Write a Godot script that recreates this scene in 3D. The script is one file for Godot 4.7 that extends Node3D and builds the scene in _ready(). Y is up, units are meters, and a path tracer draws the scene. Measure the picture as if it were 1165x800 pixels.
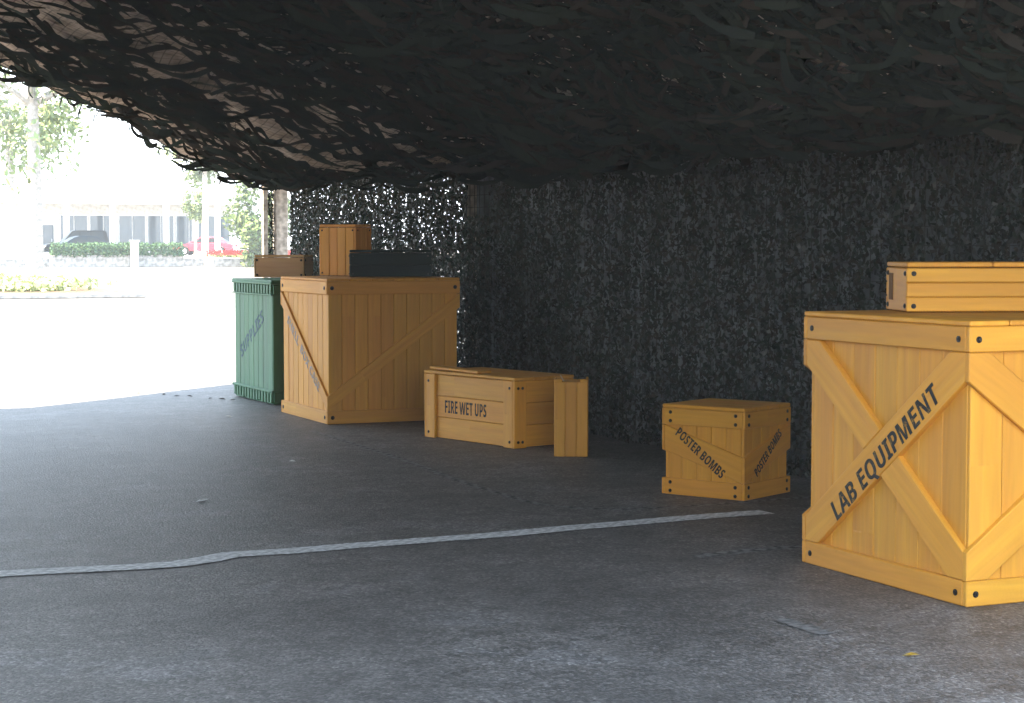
extends Node3D
# A camouflage-net shelter over a car park, painted crates along its wall, a blown-out sunny street beyond.
# World axes: -Z runs along the shelter, +X points to its net wall; the camera stands at x = 0, z = 0.

var M := {}
var counts := {}
var rng := RandomNumberGenerator.new()
var mesh_cache := {}
const WALL_X := 6.72

# ---------------------------------------------------------------- helpers
func lin(r: float, g: float, b: float) -> Color:
	return Color(r, g, b).linear_to_srgb()

func numbered(called: String) -> String:
	var n: int = counts.get(called, 0)
	counts[called] = n + 1
	return called if n == 0 else "%s_%03d" % [called, n]

func tag(o: Node, label: String, category: String, group := "", kind := "") -> void:
	if label != "": o.set_meta("label", label)
	if category != "": o.set_meta("category", category)
	if group != "": o.set_meta("group", group)
	if kind != "": o.set_meta("kind", kind)

func thing(called: String, label: String, category: String, at := Vector3.ZERO, turn := 0.0, group := "") -> Node3D:
	var o := Node3D.new()
	o.name = numbered(called)
	add_child(o)
	o.position = at
	o.rotation.y = turn
	tag(o, label, category, group)
	return o

func put(called: String, mesh: Mesh, m: Material, parent: Node, xf := Transform3D.IDENTITY) -> MeshInstance3D:
	var o := MeshInstance3D.new()
	o.name = called
	o.mesh = mesh
	o.material_override = m
	o.transform = xf
	parent.add_child(o, true)
	return o

func structure(called: String, mesh: Mesh, m: Material, xf := Transform3D.IDENTITY) -> MeshInstance3D:
	var o := put(numbered(called), mesh, m, self, xf)
	o.set_meta("kind", "structure")
	return o

func tri(st: SurfaceTool, a: Vector3, b: Vector3, c: Vector3, out: Vector3) -> void:
	# front faces run clockwise; "out" is the side the face looks to
	var n := (c - a).cross(b - a)
	if n.dot(out) < 0.0:
		var t := b
		b = c
		c = t
		n = -n
	n = n.normalized()
	for p in [a, b, c]:
		st.set_normal(n)
		st.add_vertex(p)

func quad(st: SurfaceTool, a: Vector3, b: Vector3, c: Vector3, d: Vector3, out: Vector3) -> void:
	tri(st, a, b, c, out)
	tri(st, a, c, d, out)

func new_st() -> SurfaceTool:
	var st := SurfaceTool.new()
	st.begin(Mesh.PRIMITIVE_TRIANGLES)
	return st

func add_box(st: SurfaceTool, c: Vector3, s: Vector3, bev := 0.0, basis := Basis.IDENTITY) -> void:
	var h := s * 0.5
	var b: float = min(bev, min(h.x, min(h.y, h.z)) * 0.45)
	var P := func(sx: float, sy: float, sz: float, ax: int) -> Vector3:
		var v := Vector3(sx * (h.x - (0.0 if ax == 0 else b)), sy * (h.y - (0.0 if ax == 1 else b)), sz * (h.z - (0.0 if ax == 2 else b)))
		return c + basis * v
	for ax in 3:
		for s1 in [-1.0, 1.0]:
			var q: Array = []
			for k in [[-1.0, -1.0], [1.0, -1.0], [1.0, 1.0], [-1.0, 1.0]]:
				var sg := [0.0, 0.0, 0.0]
				sg[ax] = s1
				sg[(ax + 1) % 3] = k[0]
				sg[(ax + 2) % 3] = k[1]
				q.append(P.call(sg[0], sg[1], sg[2], ax))
			var o := Vector3.ZERO
			o[ax] = s1
			quad(st, q[0], q[1], q[2], q[3], basis * o)
	if b <= 0.0: return
	for ax in 3:
		var a1 := (ax + 1) % 3
		var a2 := (ax + 2) % 3
		for s1 in [-1.0, 1.0]:
			for s2 in [-1.0, 1.0]:
				var lo := [0.0, 0.0, 0.0]
				lo[a1] = s1
				lo[a2] = s2
				var hi := lo.duplicate()
				lo[ax] = -1.0
				hi[ax] = 1.0
				var o := Vector3.ZERO
				o[a1] = s1
				o[a2] = s2
				quad(st, P.call(lo[0], lo[1], lo[2], a1), P.call(hi[0], hi[1], hi[2], a1), P.call(hi[0], hi[1], hi[2], a2), P.call(lo[0], lo[1], lo[2], a2), basis * o)
	for sx in [-1.0, 1.0]:
		for sy in [-1.0, 1.0]:
			for sz in [-1.0, 1.0]:
				tri(st, P.call(sx, sy, sz, 0), P.call(sx, sy, sz, 1), P.call(sx, sy, sz, 2), basis * Vector3(sx, sy, sz))

func box_mesh(s: Vector3, bev := 0.004) -> ArrayMesh:
	var key := "%.3f %.3f %.3f %.4f" % [s.x, s.y, s.z, bev]
	if not mesh_cache.has(key):
		var st := new_st()
		add_box(st, Vector3.ZERO, s, bev)
		mesh_cache[key] = st.commit()
	return mesh_cache[key]

func prism_mesh(poly: PackedVector2Array, depth: float, bev := 0.004) -> ArrayMesh:
	# polygon in the XY plane, from z = 0 out to z = depth, the outer rim bevelled
	var st := new_st()
	var p := poly
	if not Geometry2D.is_polygon_clockwise(p): p.reverse()
	var inner := Geometry2D.offset_polygon(p, -bev)
	var top: PackedVector2Array = inner[0] if inner.size() == 1 and inner[0].size() == p.size() else p
	# match the start of the inner outline with the outer one
	var best := 0
	for i in top.size():
		if top[i].distance_to(p[0]) < top[best].distance_to(p[0]): best = i
	if Geometry2D.is_polygon_clockwise(top) != Geometry2D.is_polygon_clockwise(p): top.reverse()
	best = 0
	for i in top.size():
		if top[i].distance_to(p[0]) < top[best].distance_to(p[0]): best = i
	var n := p.size()
	var mid := Vector2.ZERO
	for v in p: mid += v / n
	for i in n:
		var a := p[i]
		var b := p[(i + 1) % n]
		var ta := top[(best + i) % n]
		var tb := top[(best + i + 1) % n]
		var e := (b - a)
		var o2 := Vector2(e.y, -e.x)
		if Geometry2D.is_point_in_polygon((a + b) * 0.5 + o2.normalized() * 0.0005, p): o2 = -o2
		var o := Vector3(o2.x, o2.y, 0)
		quad(st, Vector3(a.x, a.y, 0), Vector3(b.x, b.y, 0), Vector3(b.x, b.y, depth - bev), Vector3(a.x, a.y, depth - bev), o)
		quad(st, Vector3(a.x, a.y, depth - bev), Vector3(b.x, b.y, depth - bev), Vector3(tb.x, tb.y, depth), Vector3(ta.x, ta.y, depth), o.normalized() + Vector3(0, 0, 1))
	for id in [[top, depth, 1.0], [p, 0.0, -1.0]]:
		var pts: PackedVector2Array = id[0]
		var idx := Geometry2D.triangulate_polygon(pts)
		for k in range(0, idx.size(), 3):
			var v: Array = []
			for j in 3: v.append(Vector3(pts[idx[k + j]].x, pts[idx[k + j]].y, id[1]))
			tri(st, v[0], v[1], v[2], Vector3(0, 0, id[2]))
	return st.commit()

func add_tube(st: SurfaceTool, a: Vector3, b: Vector3, ra: float, rb: float, seg := 8) -> void:
	var d := (b - a).normalized()
	var u := d.cross(Vector3.UP if absf(d.y) < 0.9 else Vector3.RIGHT).normalized()
	var v := d.cross(u)
	for i in seg:
		var t0 := TAU * i / seg
		var t1 := TAU * (i + 1) / seg
		var n0 := u * cos(t0) + v * sin(t0)
		var n1 := u * cos(t1) + v * sin(t1)
		var q := [[a + n0 * ra, n0], [a + n1 * ra, n1], [b + n1 * rb, n1], [b + n0 * rb, n0]]
		for k in [0, 2, 1, 0, 3, 2]:
			st.set_normal(q[k][1])
			st.add_vertex(q[k][0])
		tri(st, a, a + n0 * ra, a + n1 * ra, -d)
		tri(st, b, b + n0 * rb, b + n1 * rb, d)

func noise(seed_: int, freq: float, oct := 3) -> FastNoiseLite:
	var n := FastNoiseLite.new()
	n.seed = seed_
	n.frequency = freq
	n.noise_type = FastNoiseLite.TYPE_SIMPLEX_SMOOTH
	n.fractal_octaves = oct
	return n

func plain(c: Color, rough := 0.8) -> StandardMaterial3D:
	var m := StandardMaterial3D.new()
	m.albedo_color = c
	m.roughness = rough
	m.metallic_specular = 0.3
	return m

func cloth(c: Color) -> StandardMaterial3D:
	var m := plain(c, 1.0)
	m.metallic_specular = 0.08
	return m

func wood_images() -> Array:
	# painted plank: faint grain, brush streaks and scuffs; x across the grain, y along it
	var w := 256
	var img := Image.create(w, w, true, Image.FORMAT_RGB8)
	var hm := Image.create(w, w, true, Image.FORMAT_RGB8)
	var a := noise(3, 0.02, 4).get_seamless_image(w, w)
	var b := noise(9, 0.06, 2).get_seamless_image(w, w)
	var c := noise(17, 0.011, 3).get_seamless_image(w, w)
	for y in w:
		for x in w:
			var g: float = a.get_pixel(x, y / 8).r
			var s: float = b.get_pixel(x, (y / 3) % w).r
			var p: float = c.get_pixel(x, y).r
			var v := 0.92 + 0.06 * (g - 0.5) + 0.06 * (s - 0.5) + 0.02 * (p - 0.5)
			var scuff := clampf((p * 0.6 + s * 0.6 - 0.86) * 5.0, 0.0, 1.0)
			var col := Color(v, v * (0.985 + 0.05 * (g - 0.5)), v * (0.98 + 0.06 * (p - 0.5)))
			col = col.lerp(Color(0.70, 0.66, 0.62), scuff * 0.04)
			img.set_pixel(x, y, col)
			hm.set_pixel(x, y, Color(0.5 + 0.7 * (g - 0.5) + 0.5 * (s - 0.5), 0, 0))
	var out: Array = []
	for turned in 2:
		if turned == 1:
			img.rotate_90(CLOCKWISE)
			hm.rotate_90(CLOCKWISE)
		var raw2 := img.duplicate()
		raw2.generate_mipmaps()
		var nm := hm.duplicate()
		nm.bump_map_to_normal_map(1.6)
		nm.generate_mipmaps()
		out.append(ImageTexture.create_from_image(raw2))
		out.append(ImageTexture.create_from_image(nm))
	return out

func wood_set(called: String, base: Color, imgs: Array, rough := 0.55) -> void:
	# five tints of the same paint, each cut from another place of the grain; "v" upright, "h" lying
	for way in ["v", "h", "z"]:
		var list: Array = []
		for i in 5:
			var m := StandardMaterial3D.new()
			var k: float = [1.0, 0.97, 1.03, 0.98, 1.01][i]
			m.albedo_color = Color(base.r * k, base.g * k * [1.0, 0.99, 1.0, 1.015, 0.985][i], base.b * k)
			m.albedo_texture = imgs[2 if way == "h" else 0]
			m.normal_enabled = true
			m.normal_texture = imgs[3 if way == "h" else 1]
			m.normal_scale = 0.5
			m.roughness = rough
			m.metallic_specular = 0.35
			m.uv1_triplanar = true
			m.uv1_scale = {"v": Vector3(2.2, 0.55, 2.2), "h": Vector3(0.55, 2.2, 0.55), "z": Vector3(2.2, 2.2, 0.55)}[way]
			m.uv1_offset = Vector3(0.37 * i, 0.21 * i, 0.13 * i)
			list.append(m)
		M[called + "_" + way] = list

func asphalt() -> StandardMaterial3D:
	var w := 512
	var img := Image.create(w, w, true, Image.FORMAT_RGB8)
	var hm := Image.create(w, w, true, Image.FORMAT_RGB8)
	var cell := FastNoiseLite.new()
	cell.seed = 5
	cell.noise_type = FastNoiseLite.TYPE_CELLULAR
	cell.cellular_return_type = FastNoiseLite.RETURN_CELL_VALUE
	cell.frequency = 0.19
	var edge := FastNoiseLite.new()
	edge.seed = 5
	edge.noise_type = FastNoiseLite.TYPE_CELLULAR
	edge.cellular_return_type = FastNoiseLite.RETURN_DISTANCE
	edge.frequency = 0.19
	var ci := cell.get_seamless_image(w, w)
	var ei := edge.get_seamless_image(w, w)
	var fi := noise(31, 0.012, 4).get_seamless_image(w, w)
	for y in w:
		for x in w:
			var c: float = ci.get_pixel(x, y).r
			var e: float = ei.get_pixel(x, y).r
			var f: float = fi.get_pixel(x, y).r
			var v := 0.46 + 0.52 * pow(c, 2.0) + 0.14 * (f - 0.5)
			if c > 0.9: v += 0.3
			v -= 0.10 * e
			img.set_pixel(x, y, Color(v, v, v * 1.01))
			hm.set_pixel(x, y, Color(0.75 - 0.6 * e + 0.25 * c, 0, 0))
	img.generate_mipmaps()
	hm.bump_map_to_normal_map(3.0)
	hm.generate_mipmaps()
	var big := Image.create(512, 512, true, Image.FORMAT_RGB8)
	var p1 := noise(41, 0.012, 5).get_seamless_image(512, 512)
	var p2 := noise(43, 0.05, 3).get_seamless_image(512, 512)
	for y in 512:
		for x in 512:
			var a: float = p1.get_pixel(x, y).r
			var b: float = p2.get_pixel(x, y).r
			var v := 0.90 + 0.24 * (a - 0.5) + 0.10 * (b - 0.5)
			v += 0.07 * smoothstep(0.62, 0.78, a)
			v -= 0.20 * smoothstep(0.66, 0.74, b) * smoothstep(0.5, 0.7, a)
			big.set_pixel(x, y, Color(v, v * 0.99, v * 0.975))
	big.generate_mipmaps()
	var m := StandardMaterial3D.new()
	m.albedo_color = lin(0.46, 0.435, 0.415)
	m.albedo_texture = ImageTexture.create_from_image(img)
	m.normal_enabled = true
	m.normal_texture = ImageTexture.create_from_image(hm)
	m.normal_scale = 0.9
	m.roughness = 0.57
	m.metallic_specular = 0.5
	m.uv1_triplanar = true
	m.uv1_world_triplanar = true
	m.uv1_scale = Vector3(0.8, 0.8, 0.8)
	m.detail_enabled = true
	m.detail_blend_mode = BaseMaterial3D.BLEND_MODE_MUL
	m.detail_albedo = ImageTexture.create_from_image(big)
	m.detail_uv_layer = BaseMaterial3D.DETAIL_UV_2
	m.uv2_triplanar = true
	m.uv2_world_triplanar = true
	m.uv2_scale = Vector3(0.13, 0.13, 0.13)
	return m

func speckle(base: Color, amount: float, tile: float, seed_: int, rough := 0.9) -> StandardMaterial3D:
	var img := Image.create(128, 128, true, Image.FORMAT_RGB8)
	var a := noise(seed_, 0.03, 4).get_seamless_image(128, 128)
	for y in 128:
		for x in 128:
			var v: float = 0.85 + amount * (a.get_pixel(x, y).r - 0.5)
			img.set_pixel(x, y, Color(v, v, v))
	img.generate_mipmaps()
	var m := plain(base, rough)
	m.albedo_texture = ImageTexture.create_from_image(img)
	m.uv1_triplanar = true
	m.uv1_world_triplanar = true
	m.uv1_scale = Vector3.ONE / tile
	return m

func worn_ink(ink: Color, under: Color, seed_: int) -> StandardMaterial3D:
	# stencil ink, thin and rubbed in places so that the paint below shows
	var img := Image.create(256, 256, true, Image.FORMAT_RGB8)
	var a := noise(seed_, 0.035, 4).get_seamless_image(256, 256)
	var b := noise(seed_ + 1, 0.16, 2).get_seamless_image(256, 256)
	for y in 256:
		for x in 256:
			var t := 0.02 + 0.55 * smoothstep(0.56, 0.80, a.get_pixel(x, y).r * 0.65 + b.get_pixel(x, y).r * 0.40)
			img.set_pixel(x, y, ink.lerp(under, t))
	img.generate_mipmaps()
	var m := plain(Color.WHITE, 0.75)
	m.albedo_texture = ImageTexture.create_from_image(img)
	m.uv1_triplanar = true
	m.uv1_world_triplanar = true
	m.uv1_scale = Vector3.ONE * 2.2
	return m

# ---------------------------------------------------------------- crates
func side_basis(side: int) -> Basis:
	# 0 = the -X face, 1 = +Z, 2 = +X, 3 = -Z: x runs to the right as one faces it, z outward
	var u: Vector3 = [Vector3(0, 0, 1), Vector3(1, 0, 0), Vector3(0, 0, -1), Vector3(-1, 0, 0)][side]
	return Basis(u, Vector3.UP, u.cross(Vector3.UP))

func lettering(parent: Node3D, side: int, words: String, centre: Vector3, angle: float, length: float, height: float, m: Material, label := "") -> void:
	var f := SystemFont.new()
	f.font_names = PackedStringArray(["Droid Sans"])
	f.font_weight = 700
	var tm := TextMesh.new()
	tm.text = words
	tm.font = f
	tm.font_size = 48
	tm.pixel_size = 0.01
	tm.depth = 0.02
	tm.curve_step = 2.0
	var box := tm.get_aabb()
	var b := side_basis(side)
	var turn := Basis(Vector3(0, 0, 1), angle)
	var sc := Basis.from_scale(Vector3(length / box.size.x, height / box.size.y, 0.12))
	var mid := box.position + box.size * 0.5
	var bb := b * turn * sc
	var o := put("lettering", tm, m, parent, Transform3D(bb, b * centre - bb * mid))
	if label != "": o.set_meta("label", label)

func crate(o: Node3D, W: float, H: float, D: float, spec: Dictionary) -> void:
	# spec: wood, t1 plank thickness, t2 rail thickness, rail height, planks [side counts], lying (planks run level),
	# braces {side: "/" "\\" "x"}, bw brace width, bolts (0, 1 or 2 a corner), lid planks
	var wood: String = spec.wood
	var t1: float = spec.get("t1", 0.018)
	var t2: float = spec.get("t2", 0.02)
	var rail: float = spec.get("rail", 0.1)
	var bw: float = spec.get("bw", 0.12)
	var bolts: int = spec.get("bolts", 1)
	var lid := 0.022
	var gap := 0.0025
	var vm: Array = M[wood + "_v"]
	var hmat: Array = M[wood + "_h"]
	var Hb := H - lid
	put("core", box_mesh(Vector3(W - 2 * t1 - 2 * t2 - 0.004, Hb - 0.03, D - 2 * t1 - 2 * t2 - 0.004), 0.0), vm[0], o, Transform3D(Basis.IDENTITY, Vector3(0, Hb * 0.5 + 0.012, 0)))
	for side in 4:
		var b := side_basis(side)
		var out := (D if side % 2 == 1 else W) * 0.5
		var span := (W - 2 * t2) if side % 2 == 1 else (D - 2 * t2 - 2 * t1)
		var railspan := W if side % 2 == 1 else D - 2 * t2 - 0.002
		var n: int = spec.planks[side % 2]
		var lying: bool = spec.get("lying", false)
		for i in n:
			var wob := rng.randf_range(-0.0025, 0.0015)
			if lying:
				var ph := (Hb - 0.006) / n
				put("plank", box_mesh(Vector3(span, ph - gap, t1), 0.004), hmat[rng.randi() % 5], o, Transform3D(b, b * Vector3(0, 0.004 + ph * (i + 0.5), out - t2 - t1 * 0.5 + wob)))
			else:
				var pw := span / n
				put("plank", box_mesh(Vector3(pw - gap, Hb - 0.01, t1), 0.004), vm[rng.randi() % 5], o, Transform3D(b, b * Vector3(-span * 0.5 + pw * (i + 0.5), Hb * 0.5 + 0.002, out - t2 - t1 * 0.5 + wob)))
		var style: String = spec.get("frame", "rails")
		var zc := out - t2 * 0.5
		if style == "rails":
			put("rail", box_mesh(Vector3(railspan, rail, t2), 0.005), hmat[rng.randi() % 5], o, Transform3D(b, b * Vector3(0, rail * 0.5 + 0.001, zc)))
			put("rail", box_mesh(Vector3(railspan, rail, t2), 0.005), hmat[rng.randi() % 5], o, Transform3D(b, b * Vector3(0, Hb - rail * 0.5, zc)))
			var half := railspan * 0.5
			var lo := rail + 0.003
			var hi := Hb - rail - 0.002
			var way: String = spec.get("braces", {}).get(side, "")
			var up := PackedVector2Array([Vector2(-half, lo), Vector2(-half, lo + bw), Vector2(half, hi), Vector2(half, hi - bw)])
			# corner to corner, cut square at the posts and at the rails
			up = PackedVector2Array([Vector2(-half, lo), Vector2(-half, lo + bw), Vector2(half - bw * 0.9, hi), Vector2(half, hi), Vector2(half, hi - bw), Vector2(-half + bw * 0.9, lo)])
			var dn := PackedVector2Array()
			for p in up: dn.append(Vector2(-p.x, p.y))
			if spec.get("narrow", false):
				up = PackedVector2Array([Vector2(-half, lo), Vector2(-half, lo + bw), Vector2(half, hi), Vector2(half, hi - bw)])
				dn = PackedVector2Array([Vector2(-half, hi - bw), Vector2(-half, hi), Vector2(half, lo + bw), Vector2(half, lo)])
			var polys: Array = []
			if way == "/" or way == "x": polys.append(up)
			if way == "\\": polys.append(dn)
			if way == "x":
				var wide := Geometry2D.offset_polygon(up, 0.002)[0]
				for p in Geometry2D.clip_polygons(dn, wide):
					if p.size() >= 3: polys.append(p)
			for p in polys:
				# turned so that the grain runs along the brace
				var lean := atan2(hi - lo - bw, 2.0 * half) * (1.0 if way == "/" or (way == "x" and p == up) else -1.0)
				var q := PackedVector2Array()
				for v in p: q.append(v.rotated(-lean))
				put("brace", prism_mesh(q, t2 - 0.001, 0.004), hmat[rng.randi() % 5], o, Transform3D(b * Basis(Vector3(0, 0, 1), lean), b * Vector3(0, 0, out - t2)))
			for sx in [-1.0, 1.0]:
				for y in [rail * 0.5, Hb - rail * 0.5]:
					for k in bolts:
						var yy: float = y + (0.0 if bolts == 1 else (k - 0.5) * rail * 0.52)
						bolt(o, b, Vector3(sx * (railspan * 0.5 - 0.045 - (t2 if side % 2 == 0 else 0.0) * 0.0), yy, out), spec.get("bolt_r", 0.013), spec.get("bolt_m", M.bolt))
		elif style == "posts":
			var pw2: float = spec.get("post", 0.09)
			for sx in [-1.0, 1.0]:
				put("batten", box_mesh(Vector3(pw2, Hb - 0.002, t2), 0.005), vm[rng.randi() % 5], o, Transform3D(b, b * Vector3(sx * (railspan * 0.5 - pw2 * 0.5), Hb * 0.5, zc)))
				for y in [0.045, Hb - 0.055]:
					for k in (2 if side % 2 == 1 else 1):
						bolt(o, b, Vector3(sx * (railspan * 0.5 - 0.035 - 0.04 * k), y, out), 0.011, M.bolt)
		elif style == "plain":
			for sx in [-1.0, 1.0]:
				for y in [0.03, Hb - 0.028]:
					bolt(o, b, Vector3(sx * ((W if side % 2 == 1 else D) * 0.5 - 0.032), y, out - t2), spec.get("bolt_r", 0.008), M.bolt)
	var ln: int = spec.get("lid", 5)
	var over: float = spec.get("over", 0.0)
	if ln > 0:
		var lw := (W + over * 2.0) / ln
		for i in ln:
			put("lid_plank", box_mesh(Vector3(lw - 0.004, lid, D + over * 2.0 - 0.004), 0.006), M[wood + "_z"][rng.randi() % 5], o, Transform3D(Basis(Vector3(0, 0, 1), rng.randf_range(-0.004, 0.004)), Vector3(-W * 0.5 - over + lw * (i + 0.5), H - lid * 0.5 + 0.0015, 0)))

func bolt(o: Node3D, b: Basis, at: Vector3, r: float, m: Material) -> void:
	var key := "bolt%.3f" % r
	if not mesh_cache.has(key):
		var st := new_st()
		add_tube(st, Vector3(0, 0, -0.004), Vector3(0, 0, 0.003), r, r, 10)
		add_tube(st, Vector3(0, 0, 0.003), Vector3(0, 0, 0.006), r * 0.72, r * 0.5, 8)
		mesh_cache[key] = st.commit()
	put("bolt", mesh_cache[key], m, o, Transform3D(b, b * at))

func near_corner(x: float, z: float, y: float, W: float, D: float, turn: float) -> Vector3:
	# the base centre of a box whose (-X, +Z) upright edge stands at x, z
	return Vector3(x, y, z) - Basis(Vector3.UP, turn) * Vector3(-W * 0.5, 0, D * 0.5)

# ---------------------------------------------------------------- shelter
var prof := [[-4.4, 2.75], [-3.0, 3.15], [-1.0, 3.68], [0.5, 3.86], [2.0, 3.60], [3.12, 3.17], [3.48, 3.05], [3.8, 2.94], [4.21, 2.835], [4.645, 2.70], [4.87, 2.585], [5.21, 2.43], [5.45, 2.355], [5.69, 2.29], [6.07, 2.20], [6.4, 2.17], [6.8, 2.20], [7.0, 2.21]]
var roof_noise: FastNoiseLite

func edge_z(x: float) -> float:
	return -19.2 - 0.703 * (clampf(x, 1.0, 7.0) - 3.0)

func roof_y(x: float, z: float) -> float:
	var y: float = prof[prof.size() - 1][1]
	for i in prof.size() - 1:
		if x <= prof[i + 1][0]:
			var t: float = clampf((x - prof[i][0]) / (prof[i + 1][0] - prof[i][0]), 0.0, 1.0)
			y = lerpf(prof[i][1], prof[i + 1][1], t)
			break
	var inside := z - edge_z(x)
	var wave := smoothstep(0.3, 4.5, inside) * smoothstep(7.0, 5.2, x)
	# the cloth hangs in bellies between the cross ropes
	y += 0.05
	y -= wave * (0.10 * (0.5 - 0.5 * cos(inside * TAU / 2.7)) + 0.07 * roof_noise.get_noise_2d(x * 1.0, z * 1.0))
	# and gathers into soft cross folds
	var wander := 2.2 * roof_noise.get_noise_2d(x * 0.45 + 9.0, z * 0.5)
	var fold := 0.5 + 0.5 * sin(inside * TAU / 0.85 + wander * 2.0 + x * 0.5)
	y -= 0.085 * fold * fold * smoothstep(0.05, 0.7, inside) * smoothstep(7.0, 6.2, x) * (0.7 + 0.6 * roof_noise.get_noise_2d(x * 0.8, z * 0.8 + 40.0))
	return y

func roof_point(x: float, z: float) -> Vector3:
	return Vector3(x, roof_y(x, z), z)

func roof_frame(x: float, z: float) -> Basis:
	var e := 0.06
	var dx := (roof_point(x + e, z) - roof_point(x - e, z)).normalized()
	var dz := (roof_point(x, z + e) - roof_point(x, z - e)).normalized()
	var n := dz.cross(dx).normalized()
	return Basis(dx, n, dx.cross(n))

func ribbon_mesh(seed_: int) -> ArrayMesh:
	# a cut scrim strip: wavy in its plane, rolling a little, frayed in width; length along x
	var r := RandomNumberGenerator.new()
	r.seed = seed_
	var st := new_st()
	var n := 9
	var length := r.randf_range(0.35, 0.95)
	var wid := r.randf_range(0.018, 0.045)
	var amp := r.randf_range(0.03, 0.09)
	var ph := r.randf() * TAU
	var L: Array = []
	var R: Array = []
	for i in n + 1:
		var t := float(i) / n
		var x := (t - 0.5) * length
		var z := amp * sin(ph + t * TAU * 0.9)
		var slope := amp * TAU * 0.9 / length * cos(ph + t * TAU * 0.9)
		var side := Vector3(-slope, 0, 1).normalized()
		var roll := 0.45 * sin(ph * 2.0 + t * 5.0)
		var w := wid * (0.75 + 0.5 * sin(ph * 3.0 + t * 9.0) * 0.5) * (0.55 if i == 0 or i == n else 1.0)
		var c := Vector3(x, -0.03 * sin(t * PI) - 0.02 * sin(ph + t * 7.0), z)
		var s := side * cos(roll) + Vector3.UP * sin(roll)
		L.append(c - s * w)
		R.append(c + s * w)
	for i in n:
		quad(st, L[i], R[i], R[i + 1], L[i + 1], Vector3.DOWN)
	return st.commit()

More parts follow.
